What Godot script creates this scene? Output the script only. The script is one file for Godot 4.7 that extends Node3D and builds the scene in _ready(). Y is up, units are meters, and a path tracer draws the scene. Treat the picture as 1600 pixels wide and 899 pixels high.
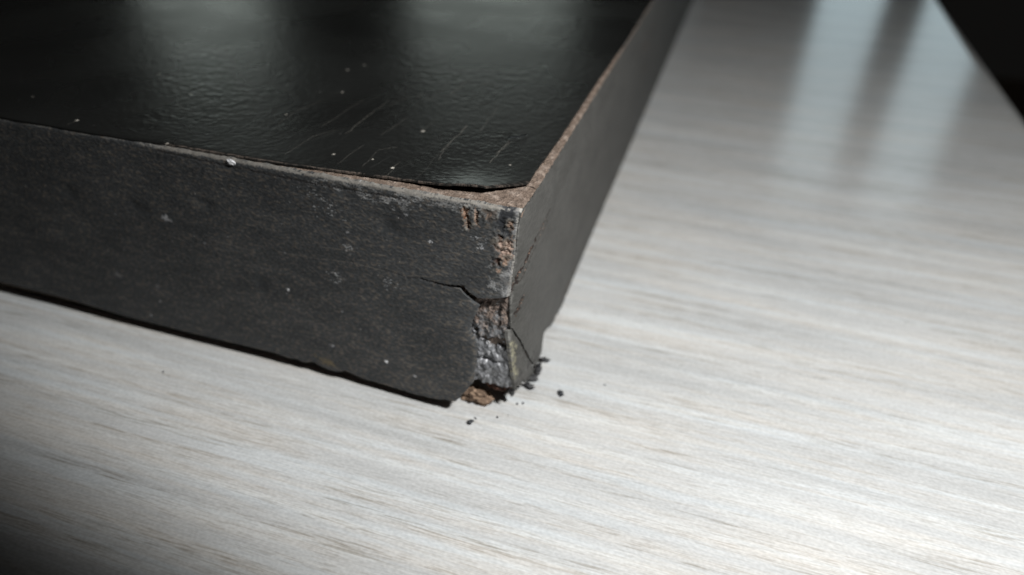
extends Node3D
# A close-up by flash of the damaged corner of a black laminate board lying on a pale wood-grain table.
# All shapes are laid out in units of U metres; the board is 40 units thick. x runs along its front face, z towards the viewer.

const U := 0.00125
const BOARD_LEFT := -330.0
const BOARD_BACK := -420.0
const FLASH_ENERGY := 0.077

var rng := RandomNumberGenerator.new()


# ---------------------------------------------------------------- surfaces painted and dented by hand
class Sheet:
	var w: int
	var h: int
	var x0: float
	var y0: float
	var sc: float
	var col := PackedFloat32Array()
	var geo := PackedFloat32Array()    # real displacement, units
	var fine := PackedFloat32Array()   # fine relief, 0..1
	var rough := PackedFloat32Array()
	var noise := FastNoiseLite.new()

	func _init(ax: float, ay: float, bx: float, by: float, scale: float, s: int) -> void:
		x0 = ax; y0 = ay; sc = scale
		w = int((bx - ax) * scale); h = int((by - ay) * scale)
		col.resize(w * h * 3); geo.resize(w * h); fine.resize(w * h); rough.resize(w * h)
		noise.seed = s; noise.frequency = 1.0; noise.fractal_octaves = 2

	func uv(x: float, y: float) -> Vector2:
		return Vector2((x - x0) * sc / w, (y - y0) * sc / h)

	func fill(f: Callable) -> void:
		# f(x, y) gives [Color, relief, roughness]
		var i := 0
		for r in h:
			for c in w:
				var o: Array = f.call(x0 + (c + 0.5) / sc, y0 + (r + 0.5) / sc)
				var k: Color = o[0]
				col[3 * i] = k.r; col[3 * i + 1] = k.g; col[3 * i + 2] = k.b
				fine[i] = o[1]; rough[i] = o[2]
				i += 1

	func _mark(i: int, a: float, k: Color, dh: float, df: float, ro: float) -> void:
		col[3 * i] = lerpf(col[3 * i], k.r, a)
		col[3 * i + 1] = lerpf(col[3 * i + 1], k.g, a)
		col[3 * i + 2] = lerpf(col[3 * i + 2], k.b, a)
		geo[i] += dh
		fine[i] += df
		if ro >= 0.0:
			rough[i] = lerpf(rough[i], ro, a)

	func blob(cx: float, cy: float, rx: float, ry: float, rot: float, k: Color, alpha := 1.0, dh := 0.0, ragged := 0.3, soft := 0.35, ro := -1.0) -> void:
		var reach := maxf(rx, ry) * (1.2 + ragged)
		var cs := cos(rot)
		var sn := sin(rot)
		var nf := 0.8 / maxf(0.3, minf(rx, ry))
		for r in range(maxi(0, int((cy - reach - y0) * sc)), mini(h, int((cy + reach - y0) * sc) + 2)):
			for c in range(maxi(0, int((cx - reach - x0) * sc)), mini(w, int((cx + reach - x0) * sc) + 2)):
				var px := x0 + (c + 0.5) / sc
				var py := y0 + (r + 0.5) / sc
				var dx := px - cx
				var dy := py - cy
				var d := Vector2((dx * cs + dy * sn) / rx, (-dx * sn + dy * cs) / ry).length()
				d += ragged * noise.get_noise_2d(px * nf, py * nf) * 1.6
				var a := smoothstep(1.0, 1.0 - soft, d)
				if a > 0.0:
					_mark(r * w + c, a * alpha, k, dh * a, 0.0, ro)

	func stroke(pts: Array, width: float, k: Color, alpha := 1.0, dh := 0.0, ragged := 0.0, grow := 1.0) -> void:
		# a line through pts; grow scales its width from the first point to the last
		for n in range(0, pts.size() - 1):
			var a: Vector2 = pts[n]
			var b: Vector2 = pts[n + 1]
			var wd := width * lerpf(1.0, grow, (n + 0.5) / (pts.size() - 1.0))
			var reach := wd + 0.8 / sc + ragged
			for r in range(maxi(0, int((minf(a.y, b.y) - reach - y0) * sc)), mini(h, int((maxf(a.y, b.y) + reach - y0) * sc) + 2)):
				for c in range(maxi(0, int((minf(a.x, b.x) - reach - x0) * sc)), mini(w, int((maxf(a.x, b.x) + reach - x0) * sc) + 2)):
					var p := Vector2(x0 + (c + 0.5) / sc, y0 + (r + 0.5) / sc)
					var t := clampf((p - a).dot(b - a) / maxf(1e-6, (b - a).length_squared()), 0.0, 1.0)
					var d := p.distance_to(a.lerp(b, t)) + ragged * noise.get_noise_2d(p.x * 2.5, p.y * 2.5)
					var m := clampf((wd * 0.5 - d) * sc + 0.5, 0.0, 1.0)
					if m > 0.0:
						_mark(r * w + c, m * alpha, k, dh * m, 0.0, -1.0)

	func at(x: float, y: float) -> float:
		var fx := clampf((x - x0) * sc - 0.5, 0.0, w - 1.001)
		var fy := clampf((y - y0) * sc - 0.5, 0.0, h - 1.001)
		var i := int(fy) * w + int(fx)
		var tx := fx - int(fx)
		var ty := fy - int(fy)
		var b := i + (w if int(fy) < h - 1 else 0)
		return lerpf(lerpf(geo[i], geo[i + 1], tx), lerpf(geo[b], geo[b + 1], tx), ty)

	func material(relief: float, spec := 0.5, metal := 0.0) -> StandardMaterial3D:
		var rgb8 := PackedByteArray()
		rgb8.resize(w * h * 3)
		for i in w * h * 3:
			rgb8[i] = int(clampf(col[i], 0.0, 1.0) * 255.0 + 0.5)
		var ro := PackedByteArray()
		ro.resize(w * h)
		for i in w * h:
			ro[i] = int(clampf(rough[i], 0.0, 1.0) * 255.0)
		var m := StandardMaterial3D.new()
		m.albedo_texture = ImageTexture.create_from_image(Image.create_from_data(w, h, false, Image.FORMAT_RGB8, rgb8))
		m.roughness_texture = ImageTexture.create_from_image(Image.create_from_data(w, h, false, Image.FORMAT_L8, ro))
		m.roughness = 1.0
		m.metallic_specular = spec
		if metal > 0.0:
			# what is smooth is metallic
			for i in w * h:
				ro[i] = int(clampf((0.62 - rough[i]) / 0.25, 0.0, 1.0) * metal * 255.0)
			m.metallic = 1.0
			m.metallic_texture = ImageTexture.create_from_image(Image.create_from_data(w, h, false, Image.FORMAT_L8, ro))
		m.heightmap_enabled = true
		m.heightmap_texture = ImageTexture.create_from_image(Image.create_from_data(w, h, false, Image.FORMAT_RF, fine.to_byte_array()))
		m.heightmap_scale = relief * U * 100.0
		return m


# ---------------------------------------------------------------- meshes
class Shape:
	var v := PackedVector3Array()
	var n := PackedVector3Array()
	var t := PackedVector2Array()
	var ix := PackedInt32Array()

	func grid(p: PackedVector3Array, uv: PackedVector2Array, nx: int, ny: int, out: Vector3) -> void:
		var base := v.size()
		var nn := PackedVector3Array()
		nn.resize(p.size())
		var away := 0.0
		for j in ny:
			for i in nx:
				var a := p[j * nx + mini(i + 1, nx - 1)] - p[j * nx + maxi(i - 1, 0)]
				var b := p[mini(j + 1, ny - 1) * nx + i] - p[maxi(j - 1, 0) * nx + i]
				var c := a.cross(b)
				nn[j * nx + i] = c.normalized() if c.length_squared() > 1e-24 else out
				away += nn[j * nx + i].dot(out)
		var turn := away < 0.0
		if turn:
			for i in nn.size():
				nn[i] = -nn[i]
		v.append_array(p); n.append_array(nn); t.append_array(uv)
		for j in ny - 1:
			for i in nx - 1:
				var q := base + j * nx + i
				if turn:
					ix.append_array([q, q + 1, q + nx, q + 1, q + nx + 1, q + nx])
				else:
					ix.append_array([q, q + nx, q + 1, q + 1, q + nx, q + nx + 1])

	func plate(p: PackedVector3Array, uv: PackedVector2Array, nx: int, ny: int, out: Vector3, thick: float) -> void:
		# a sheet with a back and a rim
		grid(p, uv, nx, ny, out)
		var back := PackedVector3Array()
		for q in p:
			back.append(q - out * thick)
		grid(back, uv, nx, ny, -out)
		var ring: Array[int] = []
		for i in nx: ring.append(i)
		for j in range(1, ny): ring.append(j * nx + nx - 1)
		for i in range(nx - 2, -1, -1): ring.append((ny - 1) * nx + i)
		for j in range(ny - 2, -1, -1): ring.append(j * nx)
		var middle := Vector3.ZERO
		for k in ring: middle += p[k]
		middle /= ring.size()
		var rp := PackedVector3Array()
		var ru := PackedVector2Array()
		for k in ring:
			rp.append(p[k]); ru.append(uv[k])
		for k in ring:
			rp.append(back[k]); ru.append(uv[k])
		var base := v.size()
		var m := ring.size()
		for k in 2 * m:
			var e := rp[(k + 1) % m] - rp[(k + m - 1) % m]
			var c := e.cross(out).normalized()
			v.append(rp[k]); t.append(ru[k]); n.append(c if c.dot(rp[k] - middle) >= 0.0 else -c)
		for k in m - 1:
			var a := base + k
			var g := (rp[k + 1] - rp[k]).cross(-out)
			if g.dot(n[a]) > 0.0:
				ix.append_array([a, a + m, a + 1, a + 1, a + m, a + m + 1])
			else:
				ix.append_array([a, a + 1, a + m, a + 1, a + m + 1, a + m])

	func box(lo: Vector3, hi: Vector3, uvs := 0.02) -> void:
		for ax in 3:
			for s in 2:
				var b := (ax + 1) % 3
				var c := (ax + 2) % 3
				var p := PackedVector3Array()
				var uv := PackedVector2Array()
				for j in 2:
					for i in 2:
						var q := Vector3.ZERO
						q[ax] = hi[ax] if s else lo[ax]
						q[b] = hi[b] if i else lo[b]
						q[c] = hi[c] if j else lo[c]
						p.append(q); uv.append(Vector2(q[b], q[c]) * uvs)
				var out := Vector3.ZERO
				out[ax] = 1.0 if s else -1.0
				grid(p, uv, 2, 2, out)

	func mesh(mat: Material) -> ArrayMesh:
		var a := []
		a.resize(Mesh.ARRAY_MAX)
		var vv := PackedVector3Array()
		vv.resize(v.size())
		for i in v.size():
			vv[i] = v[i] * U
		a[Mesh.ARRAY_VERTEX] = vv
		a[Mesh.ARRAY_NORMAL] = n
		a[Mesh.ARRAY_TEX_UV] = t
		a[Mesh.ARRAY_INDEX] = ix
		var m := ArrayMesh.new()
		m.add_surface_from_arrays(Mesh.PRIMITIVE_TRIANGLES, a)
		m.surface_set_material(0, mat)
		return m


# ---------------------------------------------------------------- nodes
func put(called: String, m: Mesh, parent: Node = self, at := Vector3.ZERO) -> MeshInstance3D:
	var o := MeshInstance3D.new()
	o.name = called
	o.mesh = m
	o.position = at * U
	parent.add_child(o, true)
	return o


func thing(called: String, label: String, category: String) -> Node3D:
	var o := Node3D.new()
	o.name = called
	add_child(o, true)
	return tag(o, label, category)


func tag(o: Node3D, label: String, category := "", group := "") -> Node3D:
	o.set_meta("label", label)
	if category: o.set_meta("category", category)
	if group: o.set_meta("group", group)
	return o


func plain(c: Color, rough := 0.8, spec := 0.4) -> StandardMaterial3D:
	var m := StandardMaterial3D.new()
	m.albedo_color = c
	m.roughness = rough
	m.metallic_specular = spec
	return m


func grain(s: int, freq: float, octaves := 3) -> FastNoiseLite:
	var n := FastNoiseLite.new()
	n.seed = s
	n.frequency = freq
	n.fractal_octaves = octaves
	return n


func lump(r: Vector3, s: int, bumpy := 0.35, rings := 12) -> Shape:
	# an irregular broken piece
	var nz := grain(s, 1.0, 2)
	nz.noise_type = FastNoiseLite.TYPE_CELLULAR
	nz.cellular_return_type = FastNoiseLite.RETURN_CELL_VALUE
	var soft := grain(s + 1, 1.1, 3)
	var p := PackedVector3Array()
	var uv := PackedVector2Array()
	var nx := rings * 2 + 1
	for j in rings + 1:
		for i in nx:
			var th := PI * j / rings
			var ph := TAU * (i % (nx - 1)) / (nx - 1)
			var d := Vector3(sin(th) * cos(ph), cos(th), sin(th) * sin(ph))
			var k := 1.0 + bumpy * (0.45 * nz.get_noise_3dv(d * 0.9) + 0.9 * soft.get_noise_3dv(d * 1.5) + 0.55 * soft.get_noise_3dv(d * 4.5))
			p.append(d * r * k)
			uv.append(Vector2(ph / TAU, th / PI))
	var sh := Shape.new()
	sh.grid(p, uv, nx, rings + 1, Vector3.ZERO)
	# point the normals outwards
	var off := 0.0
	for i in sh.v.size(): off += sh.n[i].dot(sh.v[i])
	if off < 0.0:
		for i in sh.n.size(): sh.n[i] = -sh.n[i]
		for i in range(0, sh.ix.size(), 3):
			var q := sh.ix[i]; sh.ix[i] = sh.ix[i + 1]; sh.ix[i + 1] = q
	return sh


func spaced(a: float, b: float, fine: float, grow: float, most: float) -> PackedFloat32Array:
	# from a towards b in steps that start at fine and grow
	var o := PackedFloat32Array([a])
	var step := fine
	var x := a
	var way := signf(b - a)
	while (b - x) * way > step * 1.2:
		x += way * step
		o.append(x)
		step = minf(step * grow, most)
	o.append(b)
	return o


func curve(pts: Array, x: float) -> float:
	# piecewise linear through [x, y] pairs sorted by x
	if x <= pts[0][0]: return pts[0][1]
	for i in pts.size() - 1:
		if x <= pts[i + 1][0]:
			return lerpf(pts[i][1], pts[i + 1][1], (x - pts[i][0]) / maxf(1e-6, pts[i + 1][0] - pts[i][0]))
	return pts[-1][1]


func rgb(r: float, g: float, b: float) -> Color:
	return Color(r / 255.0, g / 255.0, b / 255.0)


func fold(x: float, lo: float, hi: float) -> float:
	# mirror x back and forth into lo..hi, so that a texture goes on past its end
	return lo + pingpong(x - lo, hi - lo)


# ================================================================ scene
func _ready() -> void:
	rng.seed = 11
	# --- camera
	var cam := Camera3D.new()
	cam.name = "camera"
	cam.fov = 43.3227
	cam.near = 0.01
	cam.far = 20.0
	add_child(cam)
	cam.transform = Transform3D(Basis(Vector3(0.954622, 0.030563, -0.296248), Vector3(-0.194324, 0.817720, -0.541824), Vector3(0.225688, 0.574805, 0.786552)), Vector3(23.6271, 90.0199, 86.8265) * U)
	var lens := CameraAttributesPhysical.new()
	lens.frustum_focal_length = 30.2140
	lens.frustum_focus_distance = 104.0 * U
	lens.exposure_aperture = 30.2140 / (2.1 * U * 1000.0)
	cam.attributes = lens
	cam.fov = 43.3227
	# --- the dark room
	var we := WorldEnvironment.new()
	we.name = "environment"
	var env := Environment.new()
	env.background_mode = Environment.BG_COLOR
	env.background_color = Color(0.0045, 0.0043, 0.0040).linear_to_srgb()
	env.tonemap_mode = Environment.TONE_MAPPER_LINEAR
	env.tonemap_exposure = 1.0
	env.sdfgi_enabled = true
	env.ssao_enabled = true
	env.ssil_enabled = true
	we.environment = env
	add_child(we)
	# --- the flash beside the lens
	var flash := SpotLight3D.new()
	flash.name = "flash"
	flash.light_energy = FLASH_ENERGY
	flash.light_color = Color(1.0, 1.0, 0.99)
	flash.light_size = 0.01
	flash.spot_range = 8.0
	flash.spot_attenuation = 2.0
	flash.spot_angle = 66.2
	flash.spot_angle_attenuation = 0.217
	flash.shadow_enabled = true
	add_child(flash)
	flash.look_at_from_position(Vector3(86.3561, 162.3098, 44.6045) * U, Vector3(42.6, 0, -270.5) * U)

	# --- the setting
	floor_below()
	window_far(Vector2(5.2, 9.3), Vector2(11.8, 15.8), 2.6, 24.0, Color(0.86, 0.95, 0.98), "tall narrow window with two bright panes, straight behind the table")
	window_far(Vector2(-42.6, -34.8), Vector2(-24.2, -12.4), 2.6, 18.0, Color(0.90, 0.95, 0.92), "wide window with two bright panes, behind the left of the table")
	table()
	board()
	crumbs()


func floor_below() -> void:
	var sh := Shape.new()
	sh.box(Vector3(-2400, -612, -2400), Vector3(2400, -600, 1600), 0.004)
	var m := plain(rgb(92, 72, 56), 0.5)
	var nt := NoiseTexture2D.new()
	nt.noise = grain(5, 0.02)
	nt.width = 256; nt.height = 256; nt.seamless = true
	var ramp := Gradient.new()
	ramp.set_color(0, rgb(72, 54, 42)); ramp.set_color(1, rgb(108, 86, 68))
	nt.color_ramp = ramp
	m.albedo_color = Color.WHITE
	m.albedo_texture = nt
	var o := put("floor", sh.mesh(m))
	o.set_meta("kind", "structure")


func window_far(a: Vector2, b: Vector2, dist: float, rise: float, tint: Color, label: String) -> void:
	# two panes in a slim frame; angles are degrees to the right of straight back, seen from over the table
	var o := thing("window", label, "window")
	var eye := Vector3(23.6, 0, 86.8) * U
	var lo := dist * tan(deg_to_rad(7.0)) - 0.1125
	var hi := dist * tan(deg_to_rad(rise)) - 0.1125
	var mid := deg_to_rad((a.x + b.y) / 2.0)
	o.position = eye + Vector3(sin(mid), 0, -cos(mid)) * dist
	o.rotation.y = -mid
	var glow := StandardMaterial3D.new()
	glow.albedo_color = Color(0.05, 0.05, 0.05)
	glow.roughness = 0.3
	glow.emission_enabled = true
	glow.emission = tint
	glow.emission_energy_multiplier = 1.0
	var wood := plain(rgb(60, 52, 46), 0.6)
	var edges := []
	for g in [a, b]:
		var l := tan(deg_to_rad(g.x) - mid) * dist / U
		var r := tan(deg_to_rad(g.y) - mid) * dist / U
		edges.append([l, r])
		var sh := Shape.new()
		sh.box(Vector3(l, lo / U, -6), Vector3(r, hi / U, -2))
		put("pane", sh.mesh(glow), o)
		var light := AreaLight3D.new()
		light.name = "window_light"
		light.area_size = Vector2((r - l) * U, hi - lo)
		light.light_energy = 0.01
		light.light_color = tint
		light.shadow_enabled = true
		light.area_range = 8.0
		o.add_child(light, true)
		light.position = Vector3((l + r) / 2.0 * U, (lo + hi) / 2.0, 0.004)
		light.rotation.y = PI
	var out := 34.0
	var posts := [[edges[0][0] - out, edges[0][0] - 0.5], [edges[0][1] + 0.5, edges[1][0] - 0.5], [edges[1][1] + 0.5, edges[1][1] + out]]
	for q in posts:
		var sh := Shape.new()
		sh.box(Vector3(q[0], lo / U, -20), Vector3(q[1], hi / U, 8))
		put("stile", sh.mesh(wood), o)
	for y in [lo / U - out, hi / U + 0.5]:
		var sh := Shape.new()
		sh.box(Vector3(edges[0][0] - out, y, -20), Vector3(edges[1][1] + out, y + out - 0.5, 8))
		put("rail", sh.mesh(wood), o)


# ---------------------------------------------------------------- table
func stretched(s: int, freq: float, w: int, h: int, octaves := 2) -> PackedByteArray:
	# streaks along x: a narrow noise picture pulled wide
	var im := grain(s, freq, octaves).get_image(w, h)
	im.convert(Image.FORMAT_L8)
	im.resize(2048, 2048, Image.INTERPOLATE_CUBIC)
	return im.get_data()


func table() -> void:
	var o := thing("table", "pale whitewashed wood-grain table under the black board, dark beyond its right edge", "table")
	# 2048 pixels to 256 units
	var fibre := stretched(1, 0.30, 190, 2048)
	var streak := stretched(2, 0.045, 90, 2048, 3)
	var broad := stretched(3, 0.011, 260, 2048)
	var dash := stretched(4, 0.27, 90, 2048, 3)
	var line := stretched(5, 0.06, 50, 2048, 2)
	var patch := stretched(6, 0.012, 700, 2048, 2)
	var speck := stretched(7, 0.22, 1300, 2048, 3)
	var pale := stretched(8, 0.034, 60, 2048, 3)
	var hairline := stretched(9, 0.42, 110, 2048, 2)
	var c := PackedByteArray()
	var hgt := PackedByteArray()
	c.resize(2048 * 2048 * 3)
	hgt.resize(2048 * 2048)
	for i in 2048 * 2048:
		var fi := (fibre[i] - 128) / 128.0
		var st := (streak[i] - 128) / 128.0
		var br := (broad[i] - 128) / 128.0
		var sp := (speck[i] - 128) / 128.0
		var pa := clampf((patch[i] - 96) / 80.0, 0.12, 1.0)
		var ln := clampf((line[i] - 138) / 50.0, 0.0, 1.0)
		var da := clampf((dash[i] - 132) / 50.0, 0.0, 1.0) * (0.2 + 0.8 * ln) * pa
		var wh := clampf((pale[i] - 132) / 60.0, 0.0, 1.0)
		var hl := clampf((hairline[i] - 134) / 36.0, 0.0, 1.0) * clampf(0.45 + 0.9 * st + 0.5 * ln, 0.05, 1.0)
		var k := 199.0 + 8.0 * fi + 11.0 * st + 11.0 * br + 12.0 * sp - 17.0 * hl
		var brown := clampf(0.22 + 0.5 * br + 0.9 * st + 0.35 * ln * pa, 0.0, 1.0)
		c[3 * i] = int(clampf(k - 5.0 * brown - 27.0 * da + 7.0 * wh, 0.0, 255.0))
		c[3 * i + 1] = int(clampf(k + 1.0 - 8.5 * brown - 2.0 * hl - 30.0 * da + 9.5 * wh, 0.0, 255.0))
		c[3 * i + 2] = int(clampf(k + 1.5 - 12.5 * brown - 4.0 * hl - 34.0 * da + 11.5 * wh, 0.0, 255.0))
		hgt[i] = int(clampf(140.0 + 40.0 * fi + 20.0 * st + 26.0 * sp - 60.0 * da, 0.0, 255.0))
	var m := StandardMaterial3D.new()
	m.albedo_texture = ImageTexture.create_from_image(Image.create_from_data(2048, 2048, false, Image.FORMAT_RGB8, c))
	m.heightmap_enabled = true
	m.heightmap_texture = ImageTexture.create_from_image(Image.create_from_data(2048, 2048, false, Image.FORMAT_L8, hgt))
	m.heightmap_scale = 0.035 * U * 100.0
	m.roughness = 0.14
	m.metallic_specular = 0.5
	var top := Shape.new()
	var p := PackedVector3Array()
	var uv := PackedVector2Array()
	var xs := [-700.0, 120.0, 123.2, 124.5, 125.0]
	var ys := [0.0, 0.0, -0.3, -1.2, -2.6]
	for z in [420.0, -900.0]:
		for i in 5:
			p.append(Vector3(xs[i], ys[i], z))
			uv.append(Vector2((xs[i] + 131.0) / 256.0, (z + 204.0) / 256.0))
	top.grid(p, uv, 5, 2, Vector3.UP)
	put("tabletop", top.mesh(m), o)
	var slab := Shape.new()
	slab.box(Vector3(-700, -26, -900), Vector3(124.2, -2.7, 420))
	put("tabletop_underside", slab.mesh(plain(rgb(120, 112, 104), 0.7)), o)
	var leg := Shape.new()
	leg.box(Vector3(-28, -600, -28), Vector3(28, -26.1, 28))
	var lm := leg.mesh(plain(rgb(70, 62, 56), 0.6))
	for q in [Vector3(90, 0, -860), Vector3(-660, 0, -860), Vector3(90, 0, 380), Vector3(-660, 0, 380)]:
		put("leg", lm, o, q)


# ---------------------------------------------------------------- board
func flare(x: float, y: float) -> float:
	# the front sheet has come away below and bows forward, most at the corner
	if y >= 34.0: return 0.0
	var f := 2.0 + 1.5 * exp((x + 9.0) / 14.0) if x < -9.0 else 3.5
	return f * pow((34.0 - y) / 31.6, 1.5)


func corner_x(y: float) -> float:
	return curve([[0, -0.6], [7, -0.75], [17.7, -1.5], [24, -1.6], [28.8, -1.35], [32.4, -0.95], [36.8, -0.8], [40.3, -0.35]], y)


func board() -> void:
	var o := thing("laminate_board", "thick black laminate board with a torn, worn corner lying on the pale table", "board")
	var front := front_sheet()
	core(o)
	front_band(o, front)
	side_band(o)
	top_laminate(o)
	torn_corner(o)
	loose_pieces(o)


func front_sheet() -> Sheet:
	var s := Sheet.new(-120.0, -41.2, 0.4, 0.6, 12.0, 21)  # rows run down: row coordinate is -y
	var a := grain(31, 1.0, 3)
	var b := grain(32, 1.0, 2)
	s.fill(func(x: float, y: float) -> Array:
		var fl := a.get_noise_2d(x * 0.75, y * 1.35)
		var fi := b.get_noise_2d(x * 1.1, y * 1.9)
		var f3 := b.get_noise_2d(x * 0.14 + 90.0, y * 0.5)
		var big := a.get_noise_2d(x * 0.05 + 40.0, y * 0.09)
		var low := clampf((y + 24.0) / 24.0, 0.0, 1.0) * clampf((x + 70.0) / 60.0, 0.0, 1.0)
		var k := 59.0 + 14.0 * fi + 7.0 * big + 6.0 * f3 + 15.0 * exp(x / 20.0)  # exp term: brightening towards the corner, put into the colour
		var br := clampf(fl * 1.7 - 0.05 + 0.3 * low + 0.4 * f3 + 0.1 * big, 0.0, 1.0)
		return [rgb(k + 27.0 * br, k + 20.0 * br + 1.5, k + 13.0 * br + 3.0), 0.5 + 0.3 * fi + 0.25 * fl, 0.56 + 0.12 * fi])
	# worn upper edge
	for i in 260:
		var x := -rng.randf() * 118.0
		var near := exp(x / 45.0)
		var k := rng.randf_range(84, 128) + 34.0 * near
		s.blob(x, -40.3 + rng.randf() * (0.35 + 0.9 * near), rng.randf_range(0.4, 2.6), rng.randf_range(0.1, 0.32), rng.randf_range(-0.05, 0.08), rgb(k, k * 0.98, k * 0.95), 0.35 + 0.4 * near, 0.0, 0.5)
	for i in 200:
		var x := -60.0 * i / 200.0
		var k := rng.randf_range(95, 125) + 40.0 * exp(x / 25.0)
		s.blob(x - 0.5, -39.9 + rng.randf() * 0.2, rng.randf_range(0.3, 1.2), rng.randf_range(0.12, 0.3), 0.0, rgb(k, k * 0.97, k * 0.93), 0.7, 0.0, 0.4)
	for i in 90:
		var x := -rng.randf_range(2, 34)
		var k := rng.randf_range(120, 165)
		s.blob(x, -39.3 + rng.randf() * 1.4, rng.randf_range(0.2, 0.9), rng.randf_range(0.1, 0.35), 0.0, rgb(k, k, k * 1.0), 0.5, 0.0, 0.6)
	s.stroke([Vector2(-62, -39.2), Vector2(-44, -38.6), Vector2(-30, -38.3), Vector2(-18, -38.6)], 0.22, rgb(40, 38, 38), 0.8, -0.08, 0.25)
	# dull dark dents
	for q in [[-46.17, 17.32, 2.00], [-54.66, 30.96, 2.00], [-68.94, 27.43, 2.20], [-20.98, 33.79, 3.00], [-28.10, 37.95, 1.80], [-82.96, 27.93, 2.00]]:
		s.blob(q[0], -q[1], q[2] * 1.3, q[2], 0.0, rgb(46, 48, 50), 0.6, -0.2, 0.2, 1.0)
	# pale specks, scuffs and the brown stain
	for q in [[-63.57, 26.50, 0.75, 150.00, 0.80], [-62.61, 26.19, 0.40, 130.00, 0.60], [-40.91, 17.23, 0.30, 225.00, 1.00], [-22.80, 7.20, 0.34, 235.00, 1.00], [-77.42, 12.09, 0.70, 105.00, 0.50], [-68.93, 11.51, 0.50, 110.00, 0.50], [-33.21, 7.56, 0.35, 150.00, 0.90], [-17.34, 5.76, 0.35, 160.00, 0.80], [-28.53, 30.80, 0.30, 150.00, 0.80], [-14.50, 31.98, 0.30, 190.00, 0.90], [-18.31, 35.87, 0.30, 150.00, 0.80], [-30.69, 15.31, 0.20, 150.00, 0.80], [-68.96, 8.33, 0.22, 150.00, 0.80], [-71.82, 4.55, 0.25, 150.00, 0.80], [-74.27, 25.19, 0.18, 120.00, 0.80], [-47.38, 26.16, 0.15, 120.00, 0.80], [-6.17, 32.61, 0.30, 190.00, 0.80], [-6.99, 34.20, 0.30, 150.00, 0.70], [-56.35, 23.11, 0.30, 115.00, 0.60], [-40.42, 29.94, 0.20, 120.00, 0.50]]:
		s.blob(q[0], -q[1], q[2] * 1.25, q[2], 0.0, rgb(q[3] + 15, q[3] + 15, q[3] + 18), q[4], 0.05, 0.5, 0.5)
	for q in [[-31.38, 21.79, 1.00], [-21.28, 22.99, 0.90], [-31.23, 34.59, 1.20], [-28.55, 27.90, 0.60], [-33.76, 36.35, 1.60], [-18.62, 37.78, 1.10], [-6.48, 33.42, 1.00]]:
		for i in 26:
			var k := rng.randf_range(110, 200)
			s.blob(q[0] + rng.randfn() * q[2], -q[1] + rng.randfn() * q[2] * 0.8, rng.randf_range(0.08, 0.32), rng.randf_range(0.06, 0.2), 0.0, rgb(k, k * 1.01, k * 1.02), 0.55, 0.0, 0.6)
	for q in [[-34.75, 3.85]]:
		s.blob(q[0], -q[1], 2.6, 0.9, 0.25, rgb(120, 104, 76), 0.6, 0.0, 0.5, 0.8)
	# fine scratches
	for q in [[-41.81, 24.40, -32.87, 24.73], [-33.79, 27.04, -27.45, 27.55], [-33.44, 24.85, -27.04, 25.40], [-27.62, 25.27, -22.55, 24.97], [-36.50, 33.01, -33.06, 33.33], [-65.46, 23.14, -60.32, 22.67], [-47.82, 28.48, -40.63, 28.48], [-54.89, 24.03, -46.82, 23.59]]:
		s.stroke([Vector2(q[0], -q[1]), Vector2(q[2], -q[3])], 0.13, rgb(112, 106, 100), 0.6, 0.0, 0.12)
	for i in 240:
		var x := -rng.randf() * 118.0
		var y := -rng.randf() * 40.0
		var k := rng.randf_range(90, 135)
		s.stroke([Vector2(x, y), Vector2(x + rng.randf_range(0.4, 3.0), y + rng.randf_range(-0.15, 0.25))], 0.1, rgb(k, k * 0.94, k * 0.86), rng.randf_range(0.15, 0.5))
	for i in 330:
		var k := rng.randf_range(90, 170)
		s.blob(-rng.randf() * 118.0, -rng.randf() * 40.0, rng.randf_range(0.05, 0.2), rng.randf_range(0.05, 0.16), 0.0, rgb(k, k, k), rng.randf_range(0.3, 0.8), 0.0, 0.4)
	# the crack: fine at its left end
	var cr := []
	for q in [[-23.09, 25.32], [-22.01, 25.20], [-18.66, 24.66], [-16.56, 25.02], [-14.05, 24.78], [-11.56, 24.70], [-9.00, 25.14], [-8.01, 24.10], [-6.51, 23.40]]:
		cr.append(Vector2(q[0], -q[1]))
	s.stroke(cr.slice(0, 4), 0.1, rgb(34, 30, 29), 0.7, -0.06, 0.16, 1.2)
	s.stroke(cr.slice(3, 7), 0.14, rgb(26, 22, 21), 0.9, -0.2, 0.2, 3.0)
	# the corner: greyish worn skin, whitened arris, chips down to the brown fibre
	for i in 90:
		var y := rng.randf_range(24.5, 40.0)
		var k := rng.randf_range(92, 150)
		s.blob(corner_x(y) - absf(rng.randfn()) * 1.5, -y, rng.randf_range(0.12, 0.5), rng.randf_range(0.15, 0.7), 0.0, rgb(k, k, k * 1.01), 0.45, 0.0, 0.6)
	for i in 70:
		var y := rng.randf_range(24.5, 40.0)
		var k := rng.randf_range(120, 185)
		s.blob(corner_x(y) - rng.randf() * 0.3, -y, rng.randf_range(0.08, 0.25), rng.randf_range(0.2, 0.9), 0.0, rgb(k, k * 0.98, k * 0.95), 0.55, 0.0, 0.6)
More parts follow.
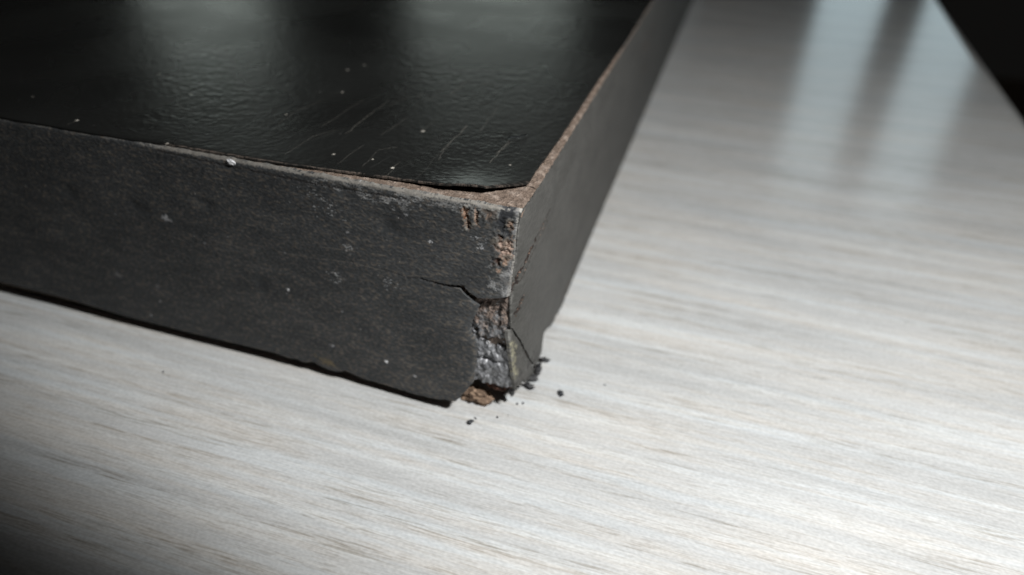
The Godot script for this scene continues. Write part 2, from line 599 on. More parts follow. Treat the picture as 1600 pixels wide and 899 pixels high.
	for q in [[-24.38, 37.77, 2.00, 0.60], [-21.74, 37.83, 1.50, 0.70], [-18.43, 37.38, 1.00, 0.80], [-11.45, 39.14, 2.00, 0.40], [-8.97, 39.19, 1.40, 0.40], [-4.27, 27.22, 1.00, 1.40], [-2.80, 28.67, 0.80, 1.20], [-4.86, 29.34, 0.60, 0.60], [-3.20, 26.33, 1.20, 0.80], [-2.44, 27.63, 1.20, 1.20], [-2.15, 26.00, 1.00, 0.80], [-4.17, 24.97, 0.90, 0.60], [-1.75, 32.22, 0.40, 2.50], [-1.66, 38.20, 0.40, 2.00], [-1.82, 29.45, 0.50, 1.20], [-6.52, 38.82, 0.50, 0.90], [-5.53, 37.96, 0.40, 0.80]]:
		var k := rng.randf_range(110, 170)
		for i in 7:
			s.blob(q[0] + rng.randfn() * q[2] * 0.45, -q[1] + rng.randfn() * q[3] * 0.45, q[2] * rng.randf_range(0.15, 0.6), q[3] * rng.randf_range(0.15, 0.5), 0.0, rgb(k, k, k), 0.42, 0.0, 0.7)
	for q in [[-2.63, 38.53, 1.40, 1.30], [-3.27, 37.13, 0.90, 1.00], [-2.39, 40.14, 1.20, 0.60], [-3.91, 31.21, 0.90, 0.80], [-2.09, 36.52, 0.50, 1.50]]:
		s.blob(q[0], -q[1], q[2], q[3], 0.0, rgb(46, 48, 52), 0.75, -0.1, 0.5)
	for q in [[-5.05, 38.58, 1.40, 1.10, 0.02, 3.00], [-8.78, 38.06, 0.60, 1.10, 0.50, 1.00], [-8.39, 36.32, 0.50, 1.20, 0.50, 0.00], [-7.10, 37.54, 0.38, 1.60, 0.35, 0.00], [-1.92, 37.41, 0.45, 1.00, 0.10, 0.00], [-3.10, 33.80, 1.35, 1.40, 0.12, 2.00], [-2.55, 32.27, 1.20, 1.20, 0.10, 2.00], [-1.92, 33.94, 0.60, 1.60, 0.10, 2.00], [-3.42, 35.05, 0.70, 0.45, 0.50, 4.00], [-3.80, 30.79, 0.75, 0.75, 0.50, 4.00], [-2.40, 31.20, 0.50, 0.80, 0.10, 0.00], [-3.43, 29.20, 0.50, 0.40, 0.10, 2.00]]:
		# [x, y, half width, half height, depth, tone]: a lifted pale lip round bare fibre torn along the height
		s.blob(q[0] - 0.1, -q[1], q[2] + 0.3, q[3] + 0.3, 0.0, rgb(136, 130, 121), 0.6 if q[5] < 3 else 0.2, 0.12, 0.4, 0.6)
		s.blob(q[0], -q[1], q[2], q[3], 0.0, [rgb(116, 98, 86), rgb(146, 88, 56), rgb(186, 160, 146), rgb(84, 76, 71), rgb(58, 42, 36)][int(q[5])], 0.95, -q[4] * 0.5 - 0.14, 0.5, 0.8, 0.8)  # last tone paints the dark inside a hole
		for i in (8 if q[5] < 3 else 2):
			var k := rng.randf_range(0.65, 1.4)
			var x: float = q[0] + rng.randfn() * q[2] * 0.45
			var y: float = -q[1] + rng.randfn() * q[3] * 0.45
			s.stroke([Vector2(x, y - q[3] * 0.35), Vector2(x + rng.randfn() * 0.15, y), Vector2(x + rng.randfn() * 0.25, y + q[3] * 0.35)], rng.randf_range(0.1, 0.26), Color(0.5 * k, 0.42 * k, 0.37 * k), 0.6, rng.randf_range(-0.04, 0.04), 0.12)
	return s


func front_band(o: Node3D, s: Sheet) -> void:
	var low := [[-108.20, 3.75], [-92.39, 3.63], [-77.51, 2.75], [-63.06, 2.67], [-51.94, 2.78], [-48.55, 2.81], [-44.93, 2.84], [-44.28, 2.67], [-42.05, 2.49], [-40.70, 2.79], [-39.94, 2.43], [-38.76, 2.47], [-38.14, 2.85], [-36.96, 2.97], [-35.83, 2.44], [-34.11, 2.08], [-32.68, 2.13], [-31.02, 2.87], [-30.03, 2.69], [-27.44, 2.19], [-22.66, 2.11], [-17.06, 1.97], [-12.41, 2.39], [-11.82, 2.79], [-10.72, 2.78], [-9.52, 3.01], [-9.12, 3.41]]
	var torn := [[0.00, -9.51], [3.11, -9.41], [5.18, -8.11], [7.46, -6.75], [11.29, -6.51], [14.41, -6.33], [15.53, -6.71], [17.08, -7.76], [18.91, -7.62], [20.92, -6.63], [22.36, -6.47], [22.84, -7.44]]
	var lip := [[-130.00, 25.20], [-27.08, 24.92], [-22.01, 25.20], [-18.66, 24.66], [-16.56, 25.02], [-14.05, 24.78], [-11.56, 24.83], [-9.00, 25.37], [-8.02, 24.44], [-6.52, 23.74], [-4.65, 24.06], [-2.90, 24.57], [-1.39, 25.15], [0.00, 25.35]]
	var sill := [[-130.00, 25.20], [-27.08, 24.92], [-22.01, 25.20], [-18.66, 24.66], [-16.56, 25.02], [-14.05, 24.78], [-11.56, 24.60], [-9.63, 24.65], [-8.53, 23.63], [-7.45, 22.95], [-6.16, 22.67], [0.00, 22.37]]
	var jag := grain(41, 1.0, 3)
	var top := func(x: float) -> float:
		return 39.95 + 0.12 * jag.get_noise_1d(x * 0.3) + 0.1 * jag.get_noise_1d(x * 2.0)
	var sh := Shape.new()
	# each half: rows from its lower edge to its upper edge, columns from the corner leftwards
	for half in 2:
		var cols := spaced(0.0, 1.0, 0.16 / 108.0, 1.006, 1.6 / 108.0)
		var rows := 115 if half == 0 else 86
		var p := PackedVector3Array()
		var uv := PackedVector2Array()
		for j in rows:
			var t := j / (rows - 1.0)
			for c in cols:
				var x := 0.0
				var y := 0.0
				for again in 4:
					var right := curve(torn, y) + 0.28 * jag.get_noise_1d(y * 2.2) if half == 0 else corner_x(y) + 0.08 * jag.get_noise_1d(y * 1.7)
					x = lerpf(right, -120.0, c)
					var a: float = curve(low, x) + 0.16 * jag.get_noise_2d(x * 1.3, 7.0) * clampf((x + 60.0) / 40.0, 0.25, 1.0) if half == 0 else curve(lip, x)
					var b: float = curve(sill, x) if half == 0 else top.call(x)
					if half == 0 and x > -9.5:
						b -= 0.12 * absf(jag.get_noise_1d(x * 3.0))
					y = lerpf(a, b, t)
				var z := flare(x, y) * (1.0 if half == 0 else 1.0) + s.at(x, -y)
				# the arris is rounded by wear
				if half == 1:
					var e := corner_x(y) - x
					z -= 0.3 * exp(-e / 0.4)
				else:
					z -= 0.25 * exp(-(curve(torn, y) - x) / 0.4)
				z -= 0.35 * exp(-(39.95 - y) / 0.3)
				p.append(Vector3(x, y, z))
				uv.append(s.uv(x, -y))
		sh.plate(p, uv, cols.size(), rows, Vector3(0, 0, 1), 0.45)
	# on to the left, out of the picture
	var lp := PackedVector3Array()
	var lu := PackedVector2Array()
	for j in 12:
		var y := lerpf(3.0, 39.95, j / 11.0)
		for i in 22:
			var x := lerpf(-120.0, BOARD_LEFT, i / 21.0)
			lp.append(Vector3(x, y, flare(x, y)))
			lu.append(s.uv(fold(x, -119.0, -45.0), -y))
	sh.plate(lp, lu, 22, 12, Vector3(0, 0, 1), 0.45)
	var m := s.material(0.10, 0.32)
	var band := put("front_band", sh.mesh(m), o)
	tag(band, "worn black front edge band with a crack and a torn end")
	var f := put("paint_fleck", lump(Vector3(0.66, 0.46, 0.16), 77, 0.7).mesh(plain(rgb(205, 205, 208), 0.7)), band, Vector3(-47.79, 39.54, 0.10))
	tag(f, "small white fleck of paint near the upper edge")


func core(o: Node3D) -> void:
	var s := Sheet.new(-60.0, -10.0, 0.0, 0.0, 16.0, 51)
	var a := grain(52, 1.0, 3)
	s.fill(func(x: float, y: float) -> Array:
		var n1 := a.get_noise_2d(x * 0.9, y * 1.1)
		var n2 := a.get_noise_2d(x * 3.0 + 9.0, y * 3.0)
		var n3 := a.get_noise_2d(x * 0.35, y * 0.5 + 60.0)
		var k := 1.02 + 0.2 * n1 + 0.2 * n2
		var pale := clampf(n3 * 1.8 + 0.1, 0.0, 1.0)
		return [Color((0.41 + 0.12 * pale) * k, (0.358 + 0.12 * pale) * k, (0.322 + 0.12 * pale) * k), 0.5 + 0.4 * n2 + 0.25 * n1, 0.85])
	for i in 300:
		var k := rng.randf_range(0.5, 1.5)
		s.blob(-rng.randf() * 60.0, -rng.randf() * 10.0, rng.randf_range(0.06, 0.5), rng.randf_range(0.05, 0.16), rng.randf_range(-0.4, 0.4), Color(0.46 * k, 0.40 * k, 0.36 * k), 0.7, rng.randf_range(-0.15, 0.12), 0.6)
	for i in 60:
		s.blob(-rng.randf() * 60.0, -rng.randf() * 10.0, rng.randf_range(0.05, 0.16), rng.randf_range(0.05, 0.16), 0.0, rgb(48, 36, 30), 0.9, -0.2, 0.5)
	var m := s.material(0.22, 0.3)
	var n := grain(53, 1.0, 3)
	var sh := Shape.new()
	sh.box(Vector3(BOARD_LEFT, 6.4, BOARD_BACK), Vector3(-1.9, 39.2, -0.75))
	sh.box(Vector3(BOARD_LEFT, 0.15, BOARD_BACK), Vector3(-12.0, 6.39, -0.76))
	sh.box(Vector3(-11.99, 0.15, BOARD_BACK), Vector3(-1.9, 6.39, -12.0))
	# the bare rim along the front, from the worn arris back under the laminate
	var cols := spaced(-0.25, -125.0, 0.12, 1.02, 2.0)
	var p := PackedVector3Array()
	var uv := PackedVector2Array()
	var depth := [0.0, 0.06, 0.16, 0.3, 0.5, 0.8, 1.1, 1.4, 1.7, 2.0, 2.4, 2.8, 3.2, 3.6, 4.0, 4.5, 5.0, 5.6, 6.2, 7.0, 8.0, 9.0, 10.0]
	for d in depth:
		for x in cols:
			var y: float = 39.78 - 0.55 * exp(-d / 0.22) - 0.12 * exp(-d / 1.2)
			y += 0.16 * n.get_noise_2d(x * 1.1, d * 1.1) + 0.12 * n.get_noise_2d(x * 3.1, d * 3.1)
			y -= 0.45 * exp(x / 0.6)
			y = minf(y, 40.0)
			p.append(Vector3(x, y, -0.3 - d))
			uv.append(s.uv(fold(x, -60.0, -0.1), -d))
	sh.grid(p, uv, cols.size(), depth.size(), Vector3.UP)
	# and along the right side
	var rows := spaced(-8.0, -300.0, 0.2, 1.02, 3.0)
	p = PackedVector3Array()
	uv = PackedVector2Array()
	var across := [0.16, 0.2, 0.28, 0.4, 0.55, 0.7, 0.9, 1.1, 1.3, 1.5, 1.8, 2.1, 2.5, 3.0, 3.6, 4.4, 5.4]
	for z in rows:
		for d in across:
			var y: float = 39.82 - 0.3 * exp(-(d - 0.16) / 0.2)
			y += 0.16 * n.get_noise_2d(d * 1.1, z * 1.1) + 0.12 * n.get_noise_2d(d * 3.1, z * 3.1)
			p.append(Vector3(-d, minf(y, 39.95), z))
			uv.append(s.uv(fold(z, -60.0, -0.1), -d))
	sh.grid(p, uv, across.size(), rows.size(), Vector3.UP)
	tag(put("core", sh.mesh(m), o), "bare brown fibre core showing along the rim")


func side_x(z: float, y: float) -> float:
	var c := corner_x(y)
	return c * exp((z + 0.1) / 2.2) + 1.5 * pow(maxf(0.0, (24.0 - y) / 24.0), 1.4) * exp(minf(0.0, z + 6.0) / 14.0)


func side_band(o: Node3D) -> void:
	# sheet coordinates: x = z, y = -height
	var s := Sheet.new(-64.0, -41.0, 0.6, 1.0, 12.0, 61)
	var a := grain(62, 1.0, 3)
	s.fill(func(x: float, y: float) -> Array:
		var fi := a.get_noise_2d(x * 0.32, y * 1.1)
		var f2 := a.get_noise_2d(x * 0.9 + 30.0, y * 1.7)
		var big := a.get_noise_2d(x * 0.06, y * 0.12)
		var k := 72.0 + 9.0 * fi + 12.0 * f2 + 10.0 * big
		return [rgb(k + 1.0, k, k - 2.5), 0.5 + 0.3 * fi + 0.25 * f2, 0.58 + 0.1 * f2])
	for q in [[-16.86, 31.76, -7.80, 30.50, 0.30, 0.18, 0.60], [-8.45, 30.84, -4.71, 29.71, 0.55, 0.28, 1.00], [-4.71, 29.71, -1.70, 28.63, 0.45, 0.22, 0.90], [-1.70, 28.63, -0.30, 26.05, 0.45, 0.30, 0.80], [-15.12, 30.38, -6.06, 28.91, 0.20, 0.18, 0.50], [-6.06, 28.91, -1.92, 26.60, 0.20, 0.18, 0.50], [-3.45, 22.96, -1.22, 20.85, 0.40, 0.28, 0.70]]:
		var pts := []
		for i in 9:
			var t := i / 8.0
			pts.append(Vector2(lerpf(q[0], q[2], t), -lerpf(q[1], q[3], t)) + Vector2(rng.randfn(), rng.randfn()) * q[5])
		s.stroke(pts, q[4], rgb(38, 29, 26), q[6], -0.12, 0.22)
		for i in int(12 * q[6]):
			var t := rng.randf()
			var k := rng.randf_range(0.5, 1.8)
			s.blob(lerpf(q[0], q[2], t) + rng.randfn() * q[5], -lerpf(q[1], q[3], t) + rng.randfn() * q[5], rng.randf_range(0.1, 0.35), rng.randf_range(0.06, 0.2), 0.0, Color(0.36 * k, 0.29 * k, 0.25 * k), 0.9, 0.0, 0.5)
	for i in 120:
		var y := rng.randf_range(8, 40.0)
		var k := rng.randf_range(120, 165)
		s.blob(0.15 - absf(rng.randfn()) * 0.22, -y, rng.randf_range(0.15, 0.5), rng.randf_range(0.15, 0.7), 0.0, rgb(k, k * 0.99, k * 0.97), 0.22, 0.0, 0.6)
	for i in 150:
		var x := -rng.randf() * 60.0
		var y := -rng.randf() * 38.0 - 1.0
		var k := rng.randf_range(70, 120)
		s.stroke([Vector2(x, y), Vector2(x - rng.randf_range(0.5, 5.0), y + rng.randf_range(-0.5, 0.2))], 0.12, rgb(k, k * 0.95, k * 0.9), rng.randf_range(0.1, 0.35))
	# dried pale glue down the near corner, dark bruises round the break
	for i in 60:
		var y := rng.randf_range(8.0, 15.5)
		var k := rng.randf_range(110, 165)
		s.blob(0.0 - absf(rng.randfn()) * 0.55, -y, rng.randf_range(0.12, 0.4), rng.randf_range(0.15, 0.6), 0.0, rgb(k, k * 0.97, k * 0.82), 0.55, 0.08, 0.6)
	for i in 40:
		s.blob(rng.randf_range(-11.0, 0.0), -rng.randf_range(2.5, 8.0), rng.randf_range(0.2, 0.8), rng.randf_range(0.2, 0.7), 0.0, rgb(42, 40, 40), 0.5, -0.1, 0.6)
	for i in 40:
		var z := rng.randf_range(-50.0, -14.0)
		s.blob(z, -rng.randf_range(0.5, 3.0), rng.randf_range(0.3, 1.4), rng.randf_range(0.15, 0.5), 0.0, rgb(88, 76, 66), 0.5, -0.1, 0.6)
	var m := s.material(0.12, 0.4)
	var low := [[-420.00, 0.20], [-90.00, 0.30], [-59.47, 0.39], [-42.78, 0.19], [-33.64, 0.12], [-23.48, 2.41], [-16.57, 6.03], [-15.66, 4.14], [-14.69, 2.15], [-9.18, 3.48], [-5.72, 8.35], [-3.52, 12.12], [-2.12, 15.13], [-1.07, 17.00], [-0.61, 18.43], [0.30, 19.03]]
	var jag := grain(63, 1.0, 3)
	var sh := Shape.new()
	var cols := spaced(-0.22, -62.0, 0.16, 1.015, 1.2)
	cols.append_array(spaced(-64.0, BOARD_BACK, 2.0, 1.05, 12.0))
	var rows := 130
	var p := PackedVector3Array()
	var uv := PackedVector2Array()
	for j in rows:
		for z in cols:
			var a0 := curve(low, z) + 0.5 * jag.get_noise_1d(z * 0.9) + 0.35 * jag.get_noise_1d(z * 3.0) * clampf((z + 50.0) / 30.0, 0.0, 1.0)
			var y := lerpf(a0, 39.62 + 0.1 * jag.get_noise_1d(z * 0.8 + 50.0), j / (rows - 1.0))
			var x := side_x(z, y) + s.at(z, -y) * clampf((-z) / 1.0, 0.0, 1.0)
			x -= 0.12 * exp(-(39.7 - y) / 0.3)
			p.append(Vector3(x, y, z))
			uv.append(s.uv(fold(z, -63.5, 0.5), -y))
	sh.plate(p, uv, cols.size(), rows, Vector3(1, 0, 0), 0.2)
	var band := put("side_band", sh.mesh(m), o)
	tag(band, "grey-lit black side edge band, broken at its lower near corner")
	# the piece broken off below the diagonal crack
	var fl := Shape.new()
	p = PackedVector3Array()
	uv = PackedVector2Array()
	var up := [[-9.18, 3.48], [-5.72, 8.35], [-3.52, 12.12], [-2.12, 15.13], [-1.07, 17.00], [-0.61, 18.43]]
	var dn := [[-9.15, 3.05], [-5.36, 4.91], [-1.54, 6.43], [0.15, 7.30], [1.79, 8.67]]
	for j in 40:
		for i in 60:
			var z := lerpf(0.15, -8.88, i / 59.0)
			var y := lerpf(curve(dn, z) - 0.7 + 1.1 * jag.get_noise_1d(z * 0.9 + 9.0) + 0.5 * jag.get_noise_1d(z * 3.0), curve(up, z) - 0.35, j / 39.0)
			p.append(Vector3(side_x(z, y) - 0.25 + 0.1 * jag.get_noise_2d(z * 0.8, y * 0.8), y, z))
			uv.append(s.uv(z, -y))
	fl.plate(p, uv, 60, 40, Vector3(1, 0, 0), 0.5)
	tag(put("loose_flake", fl.mesh(m), o), "loose wedge of side band below the diagonal crack")


func spotted(s: int, a: Color, b: Color, rough: float) -> StandardMaterial3D:
	var n := grain(s, 0.06, 3)
	var im := n.get_image(96, 96)
	im.convert(Image.FORMAT_RGB8)
	for y in 96:
		for x in 96:
			im.set_pixel(x, y, b.lerp(a, smoothstep(0.25, 0.75, im.get_pixel(x, y).r)))
	var m := plain(Color.WHITE, rough)
	m.albedo_texture = ImageTexture.create_from_image(im)
	return m


func top_laminate(o: Node3D) -> void:
	# sheet coordinates: x, z
	var s := Sheet.new(-160.0, -90.0, 0.0, 0.0, 9.0, 71)
	var a := grain(72, 1.0, 2)
	var b := grain(73, 1.0, 1)
	s.fill(func(x: float, y: float) -> Array:
		var n1 := b.get_noise_2d(x * 0.30, y * 0.34)
		var n2 := b.get_noise_2d(x * 0.62 + 70.0, y * 0.7)
		var big := a.get_noise_2d(x * 0.03, y * 0.03)
		var sp := a.get_noise_2d(x * 1.9, y * 1.9)
		var n3 := b.get_noise_2d(x * 1.05 + 20.0, y * 1.1)
		var calm := 0.65 + 0.35 * smoothstep(-0.4, 0.5, a.get_noise_2d(x * 0.06 + 200.0, y * 0.06))
		var k := 27.0 + 3.0 * big + 3.0 * sp
		return [rgb(k + 0.5, k + 1.0, k + 0.5), 0.5 + (0.2 * n1 + 0.22 * n2 + 0.13 * n3 + 0.02 * sp) * calm, 0.27 + 0.06 * big + 0.05 * (1.0 - calm)])
	for q in [[-40.60, -4.06, -40.14, -11.62], [-40.14, -11.62, -37.76, -15.42], [-40.93, -15.65, -39.95, -29.82], [-35.63, -14.80, -35.53, -24.80], [-35.53, -24.80, -35.58, -31.58], [-34.21, -28.66, -32.69, -34.53], [-31.24, -34.21, -31.12, -36.99], [-28.71, -34.34, -28.30, -44.87], [-26.02, -38.14, -25.41, -48.07], [-22.10, -44.45, -21.53, -48.65], [-31.25, -3.90, -30.74, -11.54], [-27.45, -7.22, -27.62, -11.01], [-27.62, -11.01, -25.36, -12.82], [-27.31, -4.20, -27.21, -7.31], [-53.18, -13.85, -53.37, -22.69], [-48.15, -14.31, -48.45, -22.13], [-48.05, -21.46, -46.72, -27.10], [-29.89, -16.32, -28.81, -25.05], [-22.47, -2.52, -22.53, -7.85], [-17.79, -3.15, -18.03, -14.06], [-18.03, -14.06, -17.82, -25.49], [-24.45, -19.90, -23.55, -26.34], [-17.16, -10.53, -17.98, -16.76], [-9.24, -12.32, -9.00, -21.63], [-9.42, -16.06, -8.50, -21.82], [-69.31, -6.73, -66.89, -6.93], [-76.43, -10.47, -73.66, -10.76], [-80.10, -1.28, -80.30, -3.59], [-14.82, -23.67, -15.44, -36.17]]:
		var k := rng.randf_range(105, 165)
		var p0 := Vector2(q[0], q[1])
		var p1 := Vector2(q[2], q[3])
		var pts := [p0]
		for i in range(1, 6):
			pts.append(p0.lerp(p1, i / 6.0) + Vector2(rng.randfn(), rng.randfn()) * 0.12)
		pts.append(p1)
		s.stroke(pts, 0.09, rgb(k, k * 0.96, k * 0.9), rng.randf_range(0.3, 0.75), 0.0, 0.05)
	for i in 170:
		var x := -rng.randf_range(2, 75)
		var z := -rng.randf_range(3, 34)
		var l := rng.randf_range(1.0, 6.0)
		var k := rng.randf_range(70, 110)
		s.stroke([Vector2(x, z), Vector2(x + l * rng.randf_range(0.1, 0.6), z - l)], 0.07, rgb(k, k, k * 0.96), rng.randf_range(0.2, 0.5))
	for q in [[-80.10, -3.37, 0.30, 210.00], [-83.01, -27.43, 0.25, 150.00], [-23.95, -20.39, 0.42, 165.00], [-22.73, -5.46, 0.30, 220.00], [-50.52, -43.79, 0.30, 170.00], [-48.57, -47.66, 0.25, 170.00], [-45.38, -31.96, 0.30, 170.00], [-33.54, -6.78, 0.25, 190.00], [-49.17, -18.42, 0.20, 190.00], [-95.46, -9.21, 0.20, 140.00], [-70.55, -20.68, 0.20, 150.00], [-26.97, -7.27, 0.20, 190.00], [-60.21, -0.92, 0.30, 170.00], [-6.02, -12.81, 0.20, 170.00]]:
		s.blob(q[0], q[1], q[2], q[2] * 1.3, 0.0, rgb(q[3], q[3] * 0.97, q[3] * 0.92), 0.95, 0.0, 0.4)
	for i in 200:
		var k := rng.randf_range(80, 160)
		s.blob(-rng.randf() * 150.0, -rng.randf_range(2, 80), rng.randf_range(0.06, 0.16), rng.randf_range(0.06, 0.18), 0.0, rgb(k, k, k), rng.randf_range(0.3, 0.9), 0.0, 0.4)
	var edge := [[-330.00, -0.15], [-92.40, -0.12], [-84.70, -0.12], [-76.98, -0.12], [-68.35, -0.32], [-55.33, -0.82], [-41.57, -1.05], [-30.89, -1.71], [-22.63, -2.31], [-18.51, -2.44], [-12.27, -2.20], [-6.63, -3.10], [-3.59, -5.96], [-1.89, -7.62], [-0.69, -9.42]]
	for i in 160:
		# the cut edge shows paler
		var x := -rng.randf() * 60.0
		s.blob(x, curve(edge, x) - rng.randf() * 0.25, rng.randf_range(0.3, 1.2), 0.12, 0.0, rgb(112, 100, 92), 0.4, 0.0, 0.6)
	var m := s.material(0.07, 0.5)
	m.metallic_specular = 0.5
	var side := [[-420.00, -0.25], [-85.00, -0.30], [-75.22, -0.72], [-66.18, -0.84], [-54.60, -1.08], [-37.82, -1.21], [-26.21, -1.28], [-18.38, -1.50], [-11.85, -1.70], [-8.88, -1.57], [0.00, -2.37]]
	var n := grain(74, 1.0, 2)
	var sh := Shape.new()
	# u runs left from the right edge, w back from the front edge
	var us := spaced(0.0, 1.0, 0.0012, 1.035, 0.03)
	var ws := spaced(0.0, 1.0, 0.0006, 1.05, 0.03)
	var p := PackedVector3Array()
	var uv := PackedVector2Array()
	for w in ws:
		for u in us:
			var x := 0.0
			var z := 0.0
			for again in 4:
				x = lerpf(curve(side, z) + 0.1 * n.get_noise_1d(z * 1.5), BOARD_LEFT, u)
				z = lerpf(curve(edge, x) + 0.12 * n.get_noise_1d(x * 1.2 + 40.0), BOARD_BACK, w)
			var back := curve(edge, x) - z
			var lift := 0.95 * exp(-pow((x + 8.5) / 5.5, 2.0)) * exp(-back / 5.0) + 0.18 * exp(-pow((x + 16.0) / 10.0, 2.0)) * exp(-back / 7.0)
			var y := 40.32 + lift - 0.08 * exp(-back / 0.25)
			p.append(Vector3(x, y, z))
			uv.append(s.uv(fold(x, -159.0, -0.5), fold(z, -89.0, -0.5)))
	sh.plate(p, uv, us.size(), ws.size(), Vector3.UP, 0.26)
	tag(put("top_laminate", sh.mesh(m), o), "glossy black top laminate, scratched and lifting at the corner")
	# a stray hair on the laminate
	var hair := Shape.new()
	var pts := [Vector3(-9.42, 40.60, -22.22), Vector3(-9.01, 40.60, -23.09), Vector3(-8.27, 40.60, -23.24), Vector3(-7.64, 40.60, -23.77), Vector3(-7.18, 40.60, -24.52), Vector3(-6.82, 40.60, -24.81)]
	tube(hair, pts, 0.09)
	tag(put("hair", hair.mesh(plain(rgb(190, 196, 205), 0.5)), o), "short pale fibre stuck on the laminate")


func tube(sh: Shape, pts: Array, r: float, tip := 1.0, squash := 1.0) -> void:
	var p := PackedVector3Array()
	var uv := PackedVector2Array()
	for i in pts.size():
		var d: Vector3 = (pts[mini(i + 1, pts.size() - 1)] - pts[maxi(i - 1, 0)]).normalized()
		var sx := d.cross(Vector3.UP if absf(d.y) < 0.9 else Vector3.RIGHT).normalized()
		var sy := sx.cross(d)
		var rr := r * lerpf(1.0, tip, i / (pts.size() - 1.0))
		for k in 7:
			var ph := TAU * (k % 6) / 6.0
			p.append(pts[i] + (sx * cos(ph) + sy * sin(ph) * squash) * rr)
			uv.append(Vector2(k / 6.0, i / (pts.size() - 1.0)))
	var at := sh.v.size()
	sh.grid(p, uv, 7, pts.size(), Vector3.ZERO)
	var off := 0.0
	for i in range(at, sh.v.size()): off += sh.n[i].dot(sh.v[i] - (pts[(i - at) / 7] as Vector3))
	if off < 0.0:
		for i in range(at, sh.n.size()): sh.n[i] = -sh.n[i]


func torn_corner(o: Node3D) -> void:
	# the column below the crack where the front sheet is gone: brown fibre above, dark hardened glue below
	var s := Sheet.new(-11.0, -26.0, 0.2, -3.0, 20.0, 81)
	var a := grain(82, 1.0, 3)
	var c := grain(83, 1.0, 2)
	s.fill(func(x: float, y: float) -> Array:
		var h := -y
		var n1 := a.get_noise_2d(x * 0.55, y * 0.5)
		var n2 := a.get_noise_2d(x * 1.9, y * 1.9)
		var n3 := c.get_noise_2d(x * 3.6 + 11.0, y * 3.6)
		var fib := clampf((h - 17.5) / 4.0 + n1 * 1.3 + n2 * 0.9, 0.0, 1.0)
		var dark := 122.0 + 16.0 * n1 + 12.0 * n2 + 8.0 * n3
		var glue := rgb(dark, dark * 1.01, dark * 1.04)
		var k := 1.0 + 0.2 * n1 + 0.28 * n2 + 0.22 * n3
		var wood := Color(0.42 * k, 0.36 * k, 0.325 * k)
		return [glue.lerp(wood, fib), 0.5 + 0.3 * n2 + 0.3 * n3 * fib, lerpf(0.40 + 0.15 * n2, 0.85, fib)])
	for i in 45:
		var k := rng.randf_range(120, 190)
		s.blob(rng.randf_range(-6.8, -1.8), -rng.randf_range(15.5, 23.0), rng.randf_range(0.12, 0.6), rng.randf_range(0.1, 0.4), rng.randf() * 3.0, rgb(k, k * 0.9, k * 0.83), 0.5, 0.04, 0.7, 0.7, 0.7)
	for i in 40:
		s.blob(rng.randf_range(-7, -1.4), -rng.randf_range(14.0, 23.0), rng.randf_range(0.1, 0.5), rng.randf_range(0.1, 0.35), rng.randf() * 3.0, rgb(44, 35, 32), 0.6, -0.08, 0.7)
	for i in 70:  # pale flecks that paint a sheen onto the glue
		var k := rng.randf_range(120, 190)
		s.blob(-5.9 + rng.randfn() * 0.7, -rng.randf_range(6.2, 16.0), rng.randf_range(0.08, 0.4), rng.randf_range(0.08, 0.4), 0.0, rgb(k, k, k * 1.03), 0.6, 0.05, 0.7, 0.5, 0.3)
	for i in 34:  # brightest flecks: highlights painted into the colour
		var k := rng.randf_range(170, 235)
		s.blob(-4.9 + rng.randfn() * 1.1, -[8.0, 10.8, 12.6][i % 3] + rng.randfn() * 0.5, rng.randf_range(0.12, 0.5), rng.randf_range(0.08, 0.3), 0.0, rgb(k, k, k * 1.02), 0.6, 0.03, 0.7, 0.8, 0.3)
	for i in 26:  # fainter grey flecks, more of the painted sheen
		var k := rng.randf_range(105, 150)
		s.blob(rng.randf_range(-5.5, -1.6), -rng.randf_range(6.0, 15.0), rng.randf_range(0.1, 0.5), rng.randf_range(0.05, 0.2), 0.0, rgb(k, k, k * 1.02), 0.5, 0.05, 0.7)
	s.stroke([Vector2(-7.4, -15.6), Vector2(-5.8, -15.0), Vector2(-4.4, -14.2), Vector2(-3.2, -14.6), Vector2(-1.2, -14.4)], 0.35, rgb(26, 23, 24), 0.9, -0.35, 0.4)
	s.blob(-7.2, -16.6, 0.55, 0.45, 0.0, rgb(22, 20, 20), 0.9, -0.4, 0.5)
	s.blob(-2.0, -15.6, 0.8, 0.8, 0.0, rgb(44, 34, 30), 0.9, -0.6, 0.5)
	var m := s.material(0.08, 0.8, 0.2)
	var n := grain(84, 1.0, 3)
	var sh := Shape.new()
	var p := PackedVector3Array()
	var uv := PackedVector2Array()
	for j in 150:
		var t := j / 149.0
		for i in 80:
			var q := i / 79.0
			var y := lerpf(5.6 + 0.5 * n.get_noise_1d(q * 6.0), 25.4, t)
			var x := lerpf(-9.8, corner_x(y) + 0.2, q)
			var z := -0.35 + s.at(x, -y)
			z += 0.5 * n.get_noise_2d(x * 0.4, y * 0.3) + 0.16 * n.get_noise_2d(x * 1.1, y * 1.1)
			z += 0.35 * exp(-pow((y - 10.0) / 3.0, 2.0)) - 0.4 * exp(-pow((y - 15.0) / 0.7, 2.0)) - 0.5 * exp(-pow((y - 10.8) / 0.35, 2.0)) * clampf(-x - 2.0, 0.0, 1.0)
			z -= 0.7 * exp(-(corner_x(y) + 0.2 - x) / 0.35)
			p.append(Vector3(x, y, z))
			uv.append(s.uv(x, -y))
	sh.plate(p, uv, 80, 150, Vector3(0, 0, 1), 0.9)
	tag(put("torn_patch", sh.mesh(m), o), "exposed corner of brown fibre above shiny dark hardened glue")


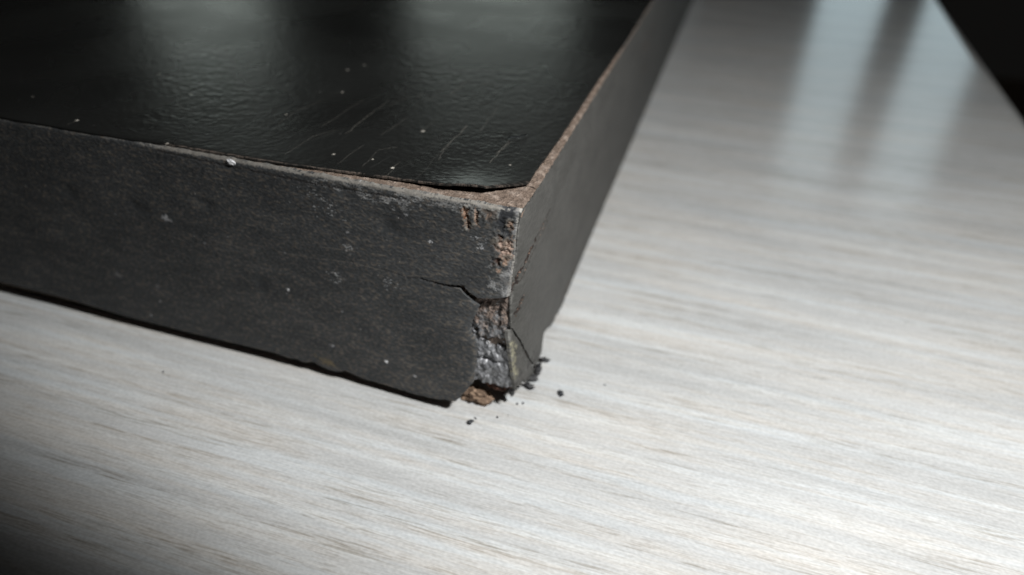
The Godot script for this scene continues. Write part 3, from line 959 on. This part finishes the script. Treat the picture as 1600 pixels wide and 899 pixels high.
func loose_pieces(o: Node3D) -> void:
	var wood := spotted(92, rgb(158, 134, 114), rgb(108, 90, 76), 0.85)
	var red := spotted(93, rgb(100, 66, 50), rgb(50, 34, 29), 0.85)
	var coal := spotted(94, rgb(86, 86, 88), rgb(36, 36, 38), 0.55)
	tag(put("core_fragment", lump(Vector3(2.7, 1.5, 1.3), 101, 0.45, 30).mesh(wood), o, Vector3(-7.2, 1.25, -1.1)), "rough orange-brown fragment of core under the torn corner")
	tag(put("core_remnant", lump(Vector3(2.6, 1.3, 1.3), 102, 0.5, 26).mesh(red), o, Vector3(-3.6, 4.9, -2.0)), "dark reddish fibre left in the hollow under the corner")
	for q in [[0.50, 0.90, -9.30, 1.50, 0.35, 0.90, 201.00], [0.90, 0.55, -12.00, 0.50, 0.70, 1.30, 202.00], [-1.20, 3.40, -2.00, 0.40, 1.50, 0.50, 205.00], [0.60, 0.50, -7.20, 1.00, 0.30, 0.60, 206.00], [1.40, 0.40, -15.20, 0.90, 0.30, 0.50, 209.00]]:
		put("broken_chip", lump(Vector3(q[3], q[4], q[5]), int(q[6]), 1.1, 7).mesh(coal), o, Vector3(q[0], q[1], q[2]))
	var brown := plain(rgb(112, 84, 66), 0.85)
	for q in [[-0.49, 1.20, -12.93, 1.33, 0.30, -16.03, 0.42], [0.15, 0.80, -12.49, 1.15, 0.20, -15.30, 0.30]]:
		var sh := Shape.new()
		var a := Vector3(q[0], q[1], q[2])
		var b := Vector3(q[3], q[4], q[5])
		var pts := []
		for i in 7:
			pts.append(a.lerp(b, i / 6.0) + Vector3(0, 0.12 * sin(i * 2.3), 0.1 * cos(i * 1.9)))
		tube(sh, pts, q[6], 0.25, 0.5)
		put("splinter", sh.mesh(brown), o)


func crumbs() -> void:
	var coal := spotted(95, rgb(92, 94, 98), rgb(38, 40, 44), 0.6)
	for q in [[6.39, -7.41, 0.62, 0.70, 1.00, "largest dark crumb on the table, lying alone right of the torn corner"], [-6.46, 4.49, 0.66, 0.42, 2.00, "oblong dark crumb on the table, just below the torn corner"], [-0.28, -2.53, 0.20, 0.25, 3.00, "tiny dark crumb close under the corner, left one of a close pair"], [0.64, -3.02, 0.20, 0.30, 4.00, "tiny dark crumb close under the corner, right one of a close pair"], [-2.56, 1.71, 0.22, 0.25, 5.00, "tiny dark crumb between the oblong crumb and the close pair"], [-5.99, 3.21, 0.12, 0.35, 6.00, "minute sliver just above the oblong dark crumb"], [13.42, -12.50, 0.15, 0.20, 7.00, "minute dark crumb farthest right, beyond the largest crumb"], [-63.42, 10.57, 0.22, 0.20, 8.00, "lone dark speck on the table below the left of the board"], [-0.97, 0.52, 0.10, 0.12, 9.00, "minute grain on the table just right of the tiny middle crumb"]]:
		# [x, z, size x, size z, seed, label]
		var c := put("crumb", lump(Vector3(q[2], (q[2] + q[3]) * 0.3, q[3]) * 0.72, int(q[4]), 1.4, 8).mesh(coal), self, Vector3(q[0], (q[2] + q[3]) * 0.3, q[1]))
		c.rotation.y = q[4] * 0.7
		tag(c, q[5], "crumb", "crumbs fallen from the torn corner")
